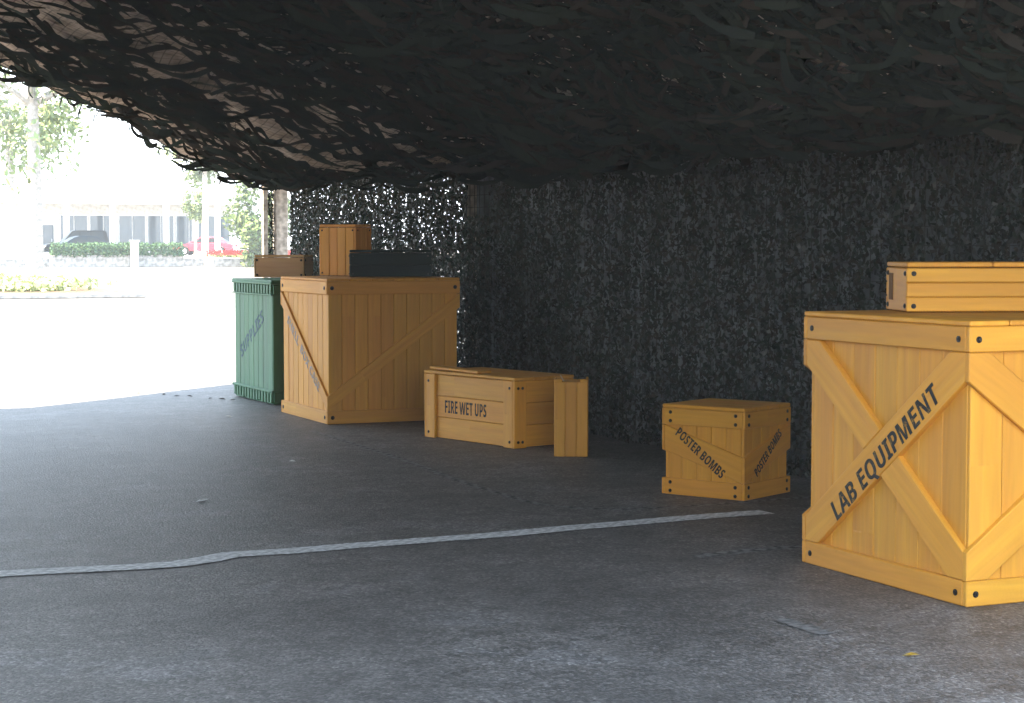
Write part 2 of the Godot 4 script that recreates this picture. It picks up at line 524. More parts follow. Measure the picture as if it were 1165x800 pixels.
func build_shelter() -> void:
	roof_noise = noise(77, 0.55, 3)
	# roof: a sheet of tan scrim cloth with its net
	var net := thing("camouflage_canopy", "sagging tan cloth canopy hung with dark camouflage strips over the crates", "canopy")
	var st := new_st()
	st.set_smooth_group(0)
	var nx := 90
	var nz := 230
	var pts: Array = []
	for i in nx + 1:
		var col: Array = []
		var x := lerpf(-4.4, 7.13, float(i) / nx)
		for j in nz + 1:
			col.append(roof_point(x, lerpf(edge_z(x), -4.75, float(j) / nz)))
		pts.append(col)
	for i in nx:
		for j in nz:
			for k in [[0, 0], [1, 0], [1, 1], [0, 0], [1, 1], [0, 1]]:
				st.add_vertex(pts[i + k[0]][j + k[1]])
	st.index()
	st.generate_normals()
	put("cloth", st.commit(), M.scrim, net)
	# a hem rope along the far edge
	st = new_st()
	for i in 60:
		var xa := lerpf(0.0, 6.9, i / 60.0)
		var xb := lerpf(0.0, 6.9, (i + 1) / 60.0)
		add_tube(st, roof_point(xa, edge_z(xa)), roof_point(xb, edge_z(xb)), 0.012, 0.012, 5)
	put("hem_rope", st.commit(), M.rope, net)
	var variants: Array = []
	for i in 9: variants.append(ribbon_mesh(100 + i))
	var mats := [M.strip_dark, M.strip_green, M.strip_brown]
	# fringe pieces dangling from the far edge
	for i in 56:
		var x := 2.6 + 3.9 * (i + rng.randf()) / 56.0
		var z := edge_z(x) + rng.randf_range(-0.03, 0.12)
		var s := rng.randf_range(0.16, 0.34)
		var b := Basis(Vector3.UP, rng.randf() * TAU) * Basis(Vector3(0, 0, 1), PI * 0.5 + rng.randf_range(-0.5, 0.5))
		put("garnish_strip", variants[rng.randi() % 9], mats[rng.randi() % 3], net, Transform3D(b.scaled(Vector3(s, s, s)), roof_point(x, z) - Vector3(0, 0.05, 0)))
	var rest := [new_st(), new_st(), new_st()]
	var placed := 0
	for i in 38000:
		var x: float
		var z: float
		var shown := i < 238
		if shown:
			x = rng.randf_range(2.4, 6.5)
			z = edge_z(x) + 0.05 + rng.randf() * 9.5
		else:
			x = rng.randf_range(-4.3, 6.8)
			z = edge_z(x) + 0.03 + rng.randf() * (-4.8 - edge_z(x))
			if x < 0.5 and rng.randf() < 0.75: continue
			if rng.randf() > lerpf(0.05, 1.0, smoothstep(6.0, 10.0, z - edge_z(x))): continue
		var fr := roof_frame(x, z)
		var s := rng.randf_range(0.7, 1.15)
		# strips woven across the shelter more than along it
		var a := rng.randfn(0.0, 0.45) + (PI if rng.randf() < 0.5 else 0.0)
		if z - edge_z(x) > 9.5:
			a = rng.randf() * TAU
			s *= 0.82
		var b := fr * Basis(Vector3.UP, a) * Basis(Vector3(1, 0, 0), rng.randfn(0.0, 0.3) + (1.25 if rng.randf() < 0.6 else 0.0)) * Basis.from_scale(Vector3(s, s, s))
		var at := roof_point(x, z) - fr.y * rng.randf_range(0.02, 0.10) * (0.45 + 0.55 * smoothstep(0.0, 3.0, z - edge_z(x)))
		var xf := Transform3D(b, at)
		var k := rng.randi() % 3
		if shown: put("garnish_strip", variants[rng.randi() % 9], mats[k], net, xf)
		else: rest[k].append_from(variants[rng.randi() % 9], 0, xf)
		placed += 1
	for k in 3:
		var o := put("garnish", rest[k].commit(), mats[k], net)
		o.set_meta("kind", "stuff")

	# net wall in two panels, the nearer one in front of a building
	var drape := noise(55, 0.6, 2)
	wall_panel("far", -21.40, -15.62, 37000, drape)
	wall_panel("near", -15.62, -4.9, 40000, drape)
	# the shelter leans on a plain rendered building; its wall stands behind the nearer net
	var bk := thing("building_wall", "plain rendered building wall close behind the camouflage net", "wall", Vector3(7.28, 0, -10.0))
	put("render", box_mesh(Vector3(0.3, 3.3, 14.4), 0.01), M.building, bk, Transform3D(Basis.IDENTITY, Vector3(0, 1.65, 0)))
	put("coping", box_mesh(Vector3(0.4, 0.1, 14.5), 0.02), M.concrete, bk, Transform3D(Basis.IDENTITY, Vector3(0, 3.35, 0)))
	var cols := 60
	# the open side is curtained off along the nearer half of the shelter
	var cur := thing("canvas_curtain", "olive canvas curtain along the open side of the canopy, across from the net wall", "curtain", Vector3(-4.25, 0, -8.0))
	st = new_st()
	for i in cols:
		var za := lerpf(-8.0, 3.6, float(i) / cols)
		var zb := lerpf(-8.0, 3.6, float(i + 1) / cols)
		quad(st, Vector3(0.03 * sin(za * 6.0), 0.01, za), Vector3(0.03 * sin(zb * 6.0), 0.01, zb), Vector3(0, 2.78, zb), Vector3(0, 2.78, za), Vector3(1, 0, 0))
	put("sheet", st.commit(), M.canvas, cur)
	st = new_st()
	add_tube(st, Vector3(0, 2.78, -8.0), Vector3(0, 2.78, 3.6), 0.014, 0.014, 6)
	put("top_rope", st.commit(), M.rope, cur)

	# and across part of the street-side end
	var fl := thing("canvas_curtain", "olive canvas curtain across the near end of the canopy, beside its opening", "curtain", Vector3(-2.3, 0, -4.35))
	st = new_st()
	for i in cols:
		var xa := lerpf(-1.95, 2.0, float(i) / cols)
		var xb := lerpf(-1.95, 2.0, float(i + 1) / cols)
		quad(st, Vector3(xa, -0.02, 0.03 * sin(xa * 9.0)), Vector3(xb, -0.02, 0.03 * sin(xb * 9.0)), Vector3(xb, roof_y(xb - 2.3, -4.35), 0), Vector3(xa, roof_y(xa - 2.3, -4.35), 0), Vector3(0, 0, -1))
	put("sheet", st.commit(), M.canvas, fl)
	st = new_st()
	add_tube(st, Vector3(-1.95, 2.75, 0), Vector3(2.0, 3.85, 0), 0.014, 0.014, 6)
	put("top_rope", st.commit(), M.rope, fl)

	# posts
	post(Vector3(6.475, 0, -21.66), Vector3(0.06, 2.19, 0.06), M.post_pale, "slim pale timber post at the open corner of the net wall")
	post(Vector3(6.68, 0, -21.72), Vector3(0.15, 2.2, 0.12), M.post_pale, "thick pale timber post at the far end of the net wall")
	post(Vector3(6.82, 0, -16.28), Vector3(0.07, 2.2, 0.08), M.post_tan, "tan timber post standing between the two camouflage net panels")
	for p in [[-4.2, -18.0], [-4.2, -10.0], [-4.2, -4.5]]:
		post(Vector3(p[0], 0, p[1]), Vector3(0.1, 2.78, 0.1), M.post_tan, "tan timber post holding up the open side of the canopy", "posts along the open side of the shelter")
	# the narrow strip of net hung between the two corner posts
	var strip := thing("camouflage_net", "narrow ragged strip of camouflage net hung between the two pale posts", "camouflage net")
	leaves(strip, -1, 750, drape)

func post(at: Vector3, s: Vector3, m: Material, label: String, group := "") -> void:
	var o := put(numbered("tent_post"), box_mesh(s, 0.008), m, self, Transform3D(Basis.IDENTITY, at + Vector3(0, s.y * 0.5, 0)))
	tag(o, label, "post", group)

func wall_panel(which: String, z0: float, z1: float, n: int, drape: FastNoiseLite) -> void:
	var label := "camouflage net wall panel behind the stacked crates, daylight showing through its holes" if which == "far" else "dark camouflage net wall panel behind the small crates, beyond the tan post"
	var o := thing("camouflage_net", label, "camouflage net")
	# net cords
	var st := new_st()
	var y := 0.05
	while y < 2.2:
		add_box(st, Vector3(WALL_X + 0.06, y, (z0 + z1) * 0.5), Vector3(0.004, 0.004, z1 - z0))
		y += 0.11
	var z := z0
	while z < z1:
		add_box(st, Vector3(WALL_X + 0.06, 1.1, z), Vector3(0.004, 2.2, 0.004))
		z += 0.11
	var c := put("net_cord", st.commit(), M.rope, o)
	c.set_meta("kind", "stuff")
	leaves(o, 0 if which == "far" else 1, n, drape, z0, z1, 1.2 if which == "far" else 1.0)

func leaves(o: Node3D, which: int, n: int, drape: FastNoiseLite, z0 := 0.0, z1 := 0.0, size := 1.0) -> void:
	# small cut scrim leaves, each a curled strip of three bends
	var st := new_st()
	for i in n:
		var p: Vector3
		var lean := 0.0
		if which == -1:
			var t := rng.randf()
			p = Vector3(lerpf(6.515, 6.60, t), rng.randf_range(0.02, 2.15), lerpf(-21.66, -21.73, t)) + Vector3(0, 0, rng.randf_range(-0.03, 0.03))
		else:
			# spread evenly, as the weaver does
			var zz := lerpf(z0, z1, fposmod(0.5 + i * 0.7548776662, 1.0)) + rng.randf_range(-0.012, 0.012)
			var yy := fposmod(0.5 + i * 0.5698402909, 1.0) * 2.36 + rng.randf_range(-0.012, 0.012)
			if which == 0 and zz > -16.16 and yy > 1.72: continue
			var dx: float = (0.12 if which == 0 else 1.0) * 0.16 * drape.get_noise_2d(zz * 1.3, yy * 0.25) + (0.012 if which == 0 else 0.06) * drape.get_noise_2d(zz * 5.0 + 30.0, yy * 0.6)
			lean = (0.16 * drape.get_noise_2d((zz + 0.05) * 1.3, yy * 0.25) + 0.06 * drape.get_noise_2d((zz + 0.05) * 5.0 + 30.0, yy * 0.6) - dx) / 0.05
			p = Vector3(WALL_X + dx + rng.randf_range(-0.014, 0.014) * (1.0 if which == 0 else 2.2), yy, zz)
		var a := rng.randfn(PI * 0.5, 0.75)
		var along := Vector3(rng.randfn(0.0, 0.45), sin(a), cos(a)).normalized()
		var face := Vector3(-1, rng.randfn(0.15, 0.42), rng.randfn(0.0, 0.42) + lean * (0.0 if which == 0 else 1.0)).normalized()
		var side := along.cross(face).normalized()
		face = side.cross(along).normalized()
		var l := rng.randf_range(0.026, 0.062) * size
		var w := rng.randf_range(0.007, 0.015) * size
		var bend := rng.randf_range(-0.9, 0.9)
		var curl := rng.randf_range(-0.02, 0.025)
		var k := rng.randf()
		var col: Color
		if k < 0.45: col = Color(0.028, 0.037, 0.030)
		elif k < 0.75: col = Color(0.046, 0.042, 0.035)
		elif k < 0.93: col = Color(0.070, 0.077, 0.074)
		else: col = Color(0.14, 0.14, 0.135)
		var v := rng.randf_range(0.6, 1.4)
		st.set_color(Color(col.r * v, col.g * v, col.b * v))
		var prev: Array = []
		for s in 3:
			var t := s / 2.0 - 0.5
			var mid := p + along * (t * l) + side * (bend * l * (t * t - 0.12)) + face * (curl * (1.0 - 4.0 * t * t))
			var ww := w * (0.6 if s != 1 else 1.0)
			var e := [mid - side * ww, mid + side * ww]
			if s > 0: quad(st, prev[0], prev[1], e[1], e[0], face)
			prev = e
	var m := put("scrim_leaves", st.commit(), M.leaf_scrim, o)
	m.set_meta("kind", "stuff")

# ---------------------------------------------------------------- ground marks
func strip(called: String, pts: Array, w: float, y: float, m: Material, ragged: float, seed_: int) -> void:
	var r := RandomNumberGenerator.new()
	r.seed = seed_
	var cv := Curve3D.new()
	for i in pts.size():
		var a: Vector2 = pts[max(i - 1, 0)]
		var b: Vector2 = pts[min(i + 1, pts.size() - 1)]
		var t := Vector3(b.x - a.x, 0, b.y - a.y) / 6.0
		cv.add_point(Vector3(pts[i].x, y, pts[i].y), -t, t)
	var len := cv.get_baked_length()
	var n := int(len / 0.025)
	var st := new_st()
	var prev: Array = []
	for i in n + 1:
		var p := cv.sample_baked(len * i / n)
		var q := cv.sample_baked(minf(len * (i + 1) / n, len))
		if i == n: q = p + (p - cv.sample_baked(len * (i - 1) / n))
		var d := (q - p).normalized()
		var s := d.cross(Vector3.UP)
		var e := [p - s * (w * 0.5 * (1.0 + r.randf_range(-ragged, ragged))), p + s * (w * 0.5 * (1.0 + r.randf_range(-ragged, ragged)))]
		if i > 0: quad(st, prev[0], prev[1], e[1], e[0], Vector3.UP)
		prev = e
	structure(called, st.commit(), m)

func blotch(called: String, c: Vector2, a: Vector2, b: Vector2, y: float, m: Material, seed_: int) -> void:
	# a worn paint patch with a ragged outline, spanned by half axes a and b
	var r := RandomNumberGenerator.new()
	r.seed = seed_
	var st := new_st()
	var n := 40
	var ring: Array = []
	for i in n:
		var t := TAU * i / n
		var p := c + a * clampf(cos(t) * 1.3, -1.0, 1.0) * r.randf_range(0.88, 1.0) + b * clampf(sin(t) * 1.3, -1.0, 1.0) * r.randf_range(0.75, 1.0)
		ring.append(Vector3(p.x, y, p.y))
	for i in n: tri(st, Vector3(c.x, y, c.y), ring[i], ring[(i + 1) % n], Vector3.UP)
	structure(called, st.commit(), m)

# ---------------------------------------------------------------- plants
func foliage(n: int, centre: Vector3, radii: Vector3, size: float, seed_: int, lobes := 9, tone := Color(0.11, 0.15, 0.05)) -> ArrayMesh:
	var r := RandomNumberGenerator.new()
	r.seed = seed_
	var st := new_st()
	var blobs: Array = []
	for i in lobes:
		var d := Vector3(r.randfn(), r.randfn() * 0.9, r.randfn()).normalized() * pow(r.randf(), 0.4) * 0.72
		blobs.append([centre + d * radii, r.randf_range(0.26, 0.46)])
	for i in n:
		var bl: Array = blobs[r.randi() % lobes]
		var d := Vector3(r.randfn(), r.randfn(), r.randfn()).normalized() * pow(r.randf(), 0.45)
		var p: Vector3 = bl[0] + d * radii * bl[1]
		var nrm := (d + Vector3(r.randfn(), r.randfn() + 0.5, r.randfn()) * 0.6).normalized()
		var u := nrm.cross(Vector3(r.randfn(), r.randfn(), r.randfn())).normalized()
		var v := nrm.cross(u)
		var s := size * r.randf_range(0.6, 1.3)
		var k := r.randf_range(0.7, 1.3)
		st.set_color(Color(tone.r * k, tone.g * k, tone.b * k))
		tri(st, p - u * s, p + v * s * 0.45, p + u * s, nrm)
		tri(st, p - u * s, p - v * s * 0.45, p + u * s, nrm)
	return st.commit()

func tree(called: String, label: String, at: Vector3, h: float, crown: Vector3, n: int, leaf: float, seed_: int, trunk_r: float, trunk_m: Material) -> void:
	var o := thing(called, label, "tree", at)
	var st := new_st()
	var top := h - crown.y * 1.1
	add_tube(st, Vector3(0, -0.05, 0), Vector3(0.05, top * 0.5, 0), trunk_r * 1.15, trunk_r * 0.9, 10)
	add_tube(st, Vector3(0.05, top * 0.5, 0), Vector3(0, h - crown.y, 0.05), trunk_r * 0.9, trunk_r * 0.6, 10)
	for i in 6:
		var a := TAU * i / 6.0 + seed_
		add_tube(st, Vector3(0.02, top * 0.95, 0), Vector3(cos(a) * crown.x * 0.6, h - crown.y * (0.5 + 0.6 * fmod(i * 0.37, 1.0)), sin(a) * crown.z * 0.6), trunk_r * 0.45, trunk_r * 0.12, 6)
	put("trunk", st.commit(), trunk_m, o)
	put("crown", foliage(n, Vector3(0, h - crown.y, 0), crown, leaf, seed_, 12, Color(0.16, 0.20, 0.09)), M.leaf, o)

# ---------------------------------------------------------------- cars
func loft(st: SurfaceTool, prof_: Array, half0: Callable) -> void:
	# prof_: outline of the side view (x, y), half0(y) half width at a height
	var n := prof_.size()
	var poly := PackedVector2Array()
	for p in prof_: poly.append(p)
	for i in n:
		var a: Vector2 = prof_[i]
		var b: Vector2 = prof_[(i + 1) % n]
		var ha: float = half0.call(a.y)
		var hb: float = half0.call(b.y)
		var o := Vector2(b.y - a.y, a.x - b.x)
		if Geometry2D.is_point_in_polygon((a + b) * 0.5 + o.normalized() * 0.01, poly): o = -o
		quad(st, Vector3(a.x, a.y, -ha), Vector3(b.x, b.y, -hb), Vector3(b.x, b.y, hb), Vector3(a.x, a.y, ha), Vector3(o.x, o.y, 0))
	var idx := Geometry2D.triangulate_polygon(poly)
	for s in [-1.0, 1.0]:
		for k in range(0, idx.size(), 3):
			var v: Array = []
			for j in 3:
				var q := poly[idx[k + j]]
				v.append(Vector3(q.x, q.y, s * half0.call(q.y)))
			tri(st, v[0], v[1], v[2], Vector3(0, 0.2, s))

func car(label: String, at: Vector3, turn: float, paint: Material, suv: bool) -> void:
	var o := thing("parked_car", label, "car", at, turn)
	var hw := 0.88
	var belt := 1.0 if suv else 0.88
	var roof := 1.78 if suv else 1.40
	var low := [Vector2(-2.2, 0.35), Vector2(-2.25, 0.6), Vector2(-2.15, belt - 0.05), Vector2(-1.5, belt), Vector2(1.0, belt), Vector2(2.05, belt - 0.17), Vector2(2.25, 0.62), Vector2(2.2, 0.35)]
	# wheel arches cut out of the lower edge
	for cx in [1.38, -1.32]:
		for k in 7:
			var t := PI * k / 6.0
			low.append(Vector2(cx + 0.40 * cos(t), 0.35 + 0.37 * sin(t)))
	var st := new_st()
	loft(st, low, func(y: float) -> float: return hw - 0.06 * absf(y - 0.62))
	put("body", st.commit(), paint, o)
	var xr := -2.05 if suv else -1.75
	var cab: Array
	if suv: cab = [Vector2(-2.1, belt), Vector2(-1.95, roof - 0.08), Vector2(-1.8, roof), Vector2(0.15, roof), Vector2(0.35, roof - 0.06), Vector2(1.0, belt)]
	else: cab = [Vector2(-1.9, belt), Vector2(-1.15, roof - 0.1), Vector2(-0.8, roof - 0.01), Vector2(-0.1, roof), Vector2(0.3, roof - 0.07), Vector2(1.15, belt)]
	st = new_st()
	var cw := func(y: float) -> float: return hw - 0.06 - 0.26 * (y - belt) / (roof - belt)
	loft(st, cab, cw)
	var c := put("cabin", st.commit(), paint, o)
	var yb := belt + 0.05
	var yt := roof - 0.10
	for s in [-1.0, 1.0]:
		var panes: Array = [[Vector2(-1.8, yb), Vector2(-1.72, yt), Vector2(-0.95, yt), Vector2(-0.95, yb)], [Vector2(-0.87, yb), Vector2(-0.87, yt), Vector2(-0.2, yt), Vector2(-0.2, yb)], [Vector2(-0.12, yb), Vector2(-0.12, yt), Vector2(0.28, yt), Vector2(0.85, yb)]] if suv else [[Vector2(-1.45, yb), Vector2(-0.95, yt), Vector2(-0.45, yt), Vector2(-0.45, yb)], [Vector2(-0.37, yb), Vector2(-0.37, yt), Vector2(0.2, yt), Vector2(0.9, yb)]]
		for pl in panes:
			st = new_st()
			var q: Array = []
			for p in pl: q.append(Vector3(p.x, p.y, s * (cw.call(p.y) + 0.006)))
			quad(st, q[0], q[1], q[2], q[3], Vector3(0, 0.2, s))
			put("side_window", st.commit(), M.car_glass, c)
	for e in [1.0, -1.0]:
		st = new_st()
		var a: Vector2 = cab[5] if e > 0 else cab[0]
		var b: Vector2 = cab[4] if e > 0 else cab[1]
		var off := Vector2(b.y - a.y, a.x - b.x).normalized() * (0.008 if (b.y - a.y) * e > 0 else -0.008)
		var a2 := a.lerp(b, 0.1) + off
		var b2 := a.lerp(b, 0.92) + off
		var wa: float = cw.call(a2.y) - 0.07
		var wb: float = cw.call(b2.y) - 0.05
		quad(st, Vector3(a2.x, a2.y, -wa), Vector3(b2.x, b2.y, -wb), Vector3(b2.x, b2.y, wb), Vector3(a2.x, a2.y, wa), Vector3(e, 0.5, 0))
		put("windscreen" if e > 0 else "rear_window", st.commit(), M.car_glass, c)
	for x in [1.38, -1.32]:
		for s in [-1.0, 1.0]:
			st = new_st()
			add_tube(st, Vector3(x, 0.32, s * 0.66), Vector3(x, 0.32, s * 0.87), 0.32, 0.32, 18)
			var w := put("wheel", st.commit(), M.tyre, o)
			st = new_st()
			add_tube(st, Vector3(x, 0.32, s * 0.86), Vector3(x, 0.32, s * 0.878), 0.2, 0.18, 14)
			put("rim", st.commit(), M.rim, w)
	for s in [-1.0, 1.0]:
		put("headlight", box_mesh(Vector3(0.06, 0.13, 0.34), 0.02), M.rim, o, Transform3D(Basis.IDENTITY, Vector3(2.2, 0.66, s * 0.6)))
		put("tail_light", box_mesh(Vector3(0.06, 0.16, 0.28), 0.02), M.tail, o, Transform3D(Basis.IDENTITY, Vector3(-2.21, 0.72, s * 0.64)))
	for x in [2.21, -2.22]:
		put("bumper", box_mesh(Vector3(0.12, 0.2, 1.66), 0.04), paint, o, Transform3D(Basis.IDENTITY, Vector3(x, 0.45, 0)))

# ---------------------------------------------------------------- scene
func _ready() -> void:
	rng.seed = 20240
	var cam := Camera3D.new()
	cam.name = "camera"
	cam.position = Vector3(0, 1.5, 0)
	cam.rotation_degrees = Vector3(-3.244, -23.914, 0)
	cam.fov = 20.609
	cam.near = 0.1
	cam.far = 3000.0
	add_child(cam)
	cam.current = true

	var env := Environment.new()
	env.background_mode = Environment.BG_SKY
	var sky := Sky.new()
	var sm := ProceduralSkyMaterial.new()
	sm.sky_top_color = Color(0.66, 0.74, 0.83)
	sm.sky_horizon_color = Color(0.86, 0.89, 0.91)
	sm.sky_curve = 0.18
	sm.ground_bottom_color = Color(0.4, 0.4, 0.4)
	sm.ground_horizon_color = Color(0.86, 0.89, 0.91)
	sm.sun_angle_max = 1.0
	sky.sky_material = sm
	env.sky = sky
	env.tonemap_mode = Environment.TONE_MAPPER_LINEAR
	env.tonemap_exposure = 9.0
	env.sdfgi_enabled = true
	env.ssao_enabled = true
	env.ssil_enabled = true
	env.fog_enabled = true
	env.fog_density = 0.0006
	env.fog_light_color = Color(0.92, 0.96, 1.0)
	var we := WorldEnvironment.new()
	we.name = "world_environment"
	we.environment = env
	add_child(we)

	var sun := DirectionalLight3D.new()
	sun.name = "sun"
	sun.light_energy = 1.5
	sun.light_color = Color(1.0, 0.93, 0.82)
	sun.light_angular_distance = 0.5
	sun.shadow_enabled = true
	add_child(sun)
	# from the open side, a little from the street end, high
	sun.look_at_from_position(Vector3(-0.60, 1.1, -0.02), Vector3.ZERO)

	materials()

	# setting
	var pm := PlaneMesh.new()
	pm.size = Vector2(1400, 1400)
	structure("ground", pm, M.asphalt, Transform3D(Basis.IDENTITY, Vector3(0, 0, -300)))
	build_shelter()
	ground_marks()
	build_crates()
	street()

func materials() -> void:
	var wi := wood_images()
	wood_set("ochre", lin(0.72, 0.335, 0.038), wi)
	wood_set("tan", lin(0.68, 0.33, 0.058), wi, 0.65)
	wood_set("orange", lin(0.72, 0.33, 0.06), wi, 0.6)
	wood_set("green", lin(0.08, 0.20, 0.115), wi, 0.6)
	wood_set("dark_green", lin(0.012, 0.024, 0.022), wi, 0.6)
	wood_set("brown", lin(0.46, 0.27, 0.12), wi, 0.7)
	M.bolt = plain(lin(0.03, 0.028, 0.026), 0.45)
	M.bolt.metallic = 0.6
	M.bolt_pale = plain(lin(0.55, 0.42, 0.30), 0.5)
	M.ink = worn_ink(lin(0.020, 0.024, 0.028), lin(0.60, 0.28, 0.045), 61)
	M.ink_grey = worn_ink(lin(0.26, 0.25, 0.25), lin(0.60, 0.31, 0.075), 63)
	M.ink_blue = worn_ink(lin(0.055, 0.085, 0.12), lin(0.08, 0.19, 0.11), 65)
	M.asphalt = asphalt()
	M.paint_white = speckle(lin(0.80, 0.79, 0.78), 0.4, 0.18, 67, 0.6)
	M.paint_ghost = speckle(lin(0.21, 0.21, 0.21), 1.0, 0.22, 69, 0.62)
	M.paint_faded = speckle(lin(0.20, 0.195, 0.19), 0.5, 0.2, 71, 0.62)
	M.crack = speckle(lin(0.10, 0.10, 0.102), 0.5, 0.3, 73)
	# scrim cloth with the square grid of its weave
	var g := Image.create(128, 128, true, Image.FORMAT_RGB8)
	var gn := noise(81, 0.03, 4).get_seamless_image(128, 128)
	for y in 128:
		for x in 128:
			var v: float = 0.86 + 0.5 * (gn.get_pixel(x, y).r - 0.5)
			if x % 16 < 2 or y % 16 < 2: v *= 0.62
			g.set_pixel(x, y, Color(v, v, v))
	g.generate_mipmaps()
	M.scrim = plain(lin(0.46, 0.37, 0.30), 1.0)
	M.scrim.albedo_texture = ImageTexture.create_from_image(g)
	M.scrim.uv1_triplanar = true
	M.scrim.uv1_world_triplanar = true
	M.scrim.uv1_scale = Vector3(1.6, 1.6, 1.6)
	M.scrim.cull_mode = BaseMaterial3D.CULL_DISABLED
	M.strip_dark = cloth(lin(0.018, 0.024, 0.022))
	M.strip_green = cloth(lin(0.024, 0.032, 0.026))
	M.strip_brown = cloth(lin(0.030, 0.027, 0.023))
	M.canvas = speckle(lin(0.10, 0.105, 0.075), 0.5, 1.0, 83, 0.9)
	M.building = speckle(lin(0.22, 0.23, 0.24), 0.4, 1.3, 84)
	M.rope = plain(lin(0.05, 0.05, 0.04), 0.9)
	M.post_pale = speckle(lin(0.62, 0.53, 0.44), 0.4, 0.4, 85, 0.8)
	M.post_tan = speckle(lin(0.42, 0.34, 0.27), 0.4, 0.4, 87, 0.8)
	M.leaf_scrim = cloth(Color.WHITE)
	M.leaf_scrim.vertex_color_use_as_albedo = true
	M.leaf_scrim.cull_mode = BaseMaterial3D.CULL_DISABLED
	M.leaf_scrim.backlight_enabled = true
	M.leaf_scrim.backlight = Color(0.7, 0.68, 0.66)
	M.leaf = plain(Color.WHITE, 0.7)
	M.leaf.vertex_color_use_as_albedo = true
	M.leaf.backlight_enabled = true
	M.leaf.backlight = Color(0.25, 0.35, 0.1)
	M.bark = speckle(lin(0.46, 0.42, 0.37), 0.3, 0.6, 89)
	M.stucco = speckle(lin(0.62, 0.60, 0.57), 0.2, 1.5, 91)
	M.white_paint = speckle(lin(0.74, 0.74, 0.73), 0.15, 1.5, 93, 0.6)
	M.concrete = speckle(lin(0.42, 0.40, 0.37), 0.4, 1.2, 95)
	M.glass = plain(lin(0.035, 0.05, 0.065), 0.08)
	M.glass.metallic_specular = 0.5
	M.car_glass = cloth(lin(0.012, 0.016, 0.02))
	M.car_glass.roughness = 0.3
	M.roof_tile = speckle(lin(0.5, 0.49, 0.47), 0.3, 1.0, 97)
	M.paint_navy = cloth(lin(0.006, 0.013, 0.022))
	M.paint_navy.roughness = 0.35
	M.paint_black = cloth(lin(0.006, 0.008, 0.010))
	M.paint_black.roughness = 0.35
	M.paint_red = plain(lin(0.45, 0.03, 0.05), 0.3)
	M.tyre = plain(lin(0.02, 0.02, 0.02), 0.9)
	M.rim = plain(lin(0.55, 0.55, 0.56), 0.35)
	M.tail = plain(lin(0.4, 0.02, 0.02), 0.3)
	M.flower = plain(lin(0.55, 0.06, 0.05), 0.8)
	M.soil = speckle(lin(0.12, 0.09, 0.06), 0.6, 0.5, 99)
	M.litter = plain(lin(0.05, 0.04, 0.03), 0.9)
	M.litter_white = plain(lin(0.7, 0.7, 0.68), 0.8)
	M.litter_yellow = plain(lin(0.6, 0.42, 0.06), 0.8)
	M.slot = plain(lin(0.16, 0.085, 0.035), 0.9)
	M.leaf_pale = M.leaf

func ground_marks() -> void:
	strip("paint_line", [Vector2(0.2, -8.88), Vector2(1.0, -8.87), Vector2(1.545, -8.852), Vector2(1.864, -8.812), Vector2(2.188, -8.798), Vector2(2.351, -8.861), Vector2(2.488, -8.955), Vector2(2.789, -8.947), Vector2(3.114, -8.978), Vector2(3.542, -9.0), Vector2(3.988, -9.024), Vector2(4.313, -9.077), Vector2(4.636, -9.104), Vector2(5.147, -9.16), Vector2(5.62, -9.18)], 0.16, 0.004, M.paint_white, 0.05, 11)
	strip("faded_paint_line", [Vector2(4.74, -14.6), Vector2(4.72, -13.595), Vector2(4.689, -12.576), Vector2(4.62, -11.55), Vector2(4.57, -10.602), Vector2(4.614, -9.943), Vector2(4.896, -9.616), Vector2(5.371, -9.559), Vector2(5.918, -9.598), Vector2(6.4, -9.6)], 0.06, 0.004, M.paint_ghost, 0.35, 12)
	strip("faded_paint_line", [Vector2(4.5, -8.0), Vector2(4.8, -8.05), Vector2(5.2, -8.08)], 0.09, 0.004, M.paint_ghost, 0.3, 13)
	blotch("faded_paint_patch", Vector2(4.066, -6.365), Vector2(0.0, 0.17), Vector2(0.045, 0.0), 0.004, M.paint_faded, 14)
	var r := RandomNumberGenerator.new()
	r.seed = 8
	var bits := [[4.72, -18.35, "b"], [4.83, -18.0, "b"], [4.55, -18.7, "b"], [4.92, -17.9, "b"], [4.35, -18.9, "b"], [4.62, -18.45, "b"], [4.98, -17.75, "b"], [4.48, -16.1, "w"], [3.95, -12.6, "w"], [2.87, -10.9, "w"], [4.13, -5.75, "y"]]
	for b in bits:
		var st := new_st()
		var s := r.randf_range(0.03, 0.055)
		var a := r.randf() * TAU
		var u := Vector3(cos(a), 0, sin(a))
		var v := Vector3(-u.z, 0, u.x)
		var tip := 0.006
		quad(st, -u * s, v * s * 0.5 + Vector3(0, tip, 0), u * s + Vector3(0, 0.006, 0), -v * s * 0.5 + Vector3(0, 0.004, 0), Vector3.UP)
		quad(st, -u * s * 0.7 + Vector3(0, 0.006, 0), v * s * 0.2 + Vector3(0, 0.014, 0), u * s * 0.8 + Vector3(0, 0.010, 0), -v * s * 0.4 + Vector3(0, 0.006, 0), Vector3.UP)
		var kind: String = b[2]
		var o := put(numbered("fallen_leaf" if kind != "w" else "paper_scrap"), st.commit(), {"b": M.litter, "w": M.litter_white, "y": M.litter_yellow}[kind], self, Transform3D(Basis.IDENTITY, Vector3(b[0], 0.003, b[1])))
		if kind == "b": tag(o, "crumpled dark dead leaf on the asphalt beside the green crate", "leaf", "dead leaves by the green crate")
		elif kind == "w": tag(o, {-16.1: "tiny white scrap of paper on the asphalt beside the large tan crate", -12.6: "tiny white scrap of paper on bare asphalt out from the long lettered crate", -10.9: "tiny white scrap of paper on bare asphalt beyond the white painted line"}[b[1]], "paper scrap", "paper scraps on the asphalt")
		else: tag(o, "small yellow leaf on the asphalt in front of the X-braced crate", "leaf")

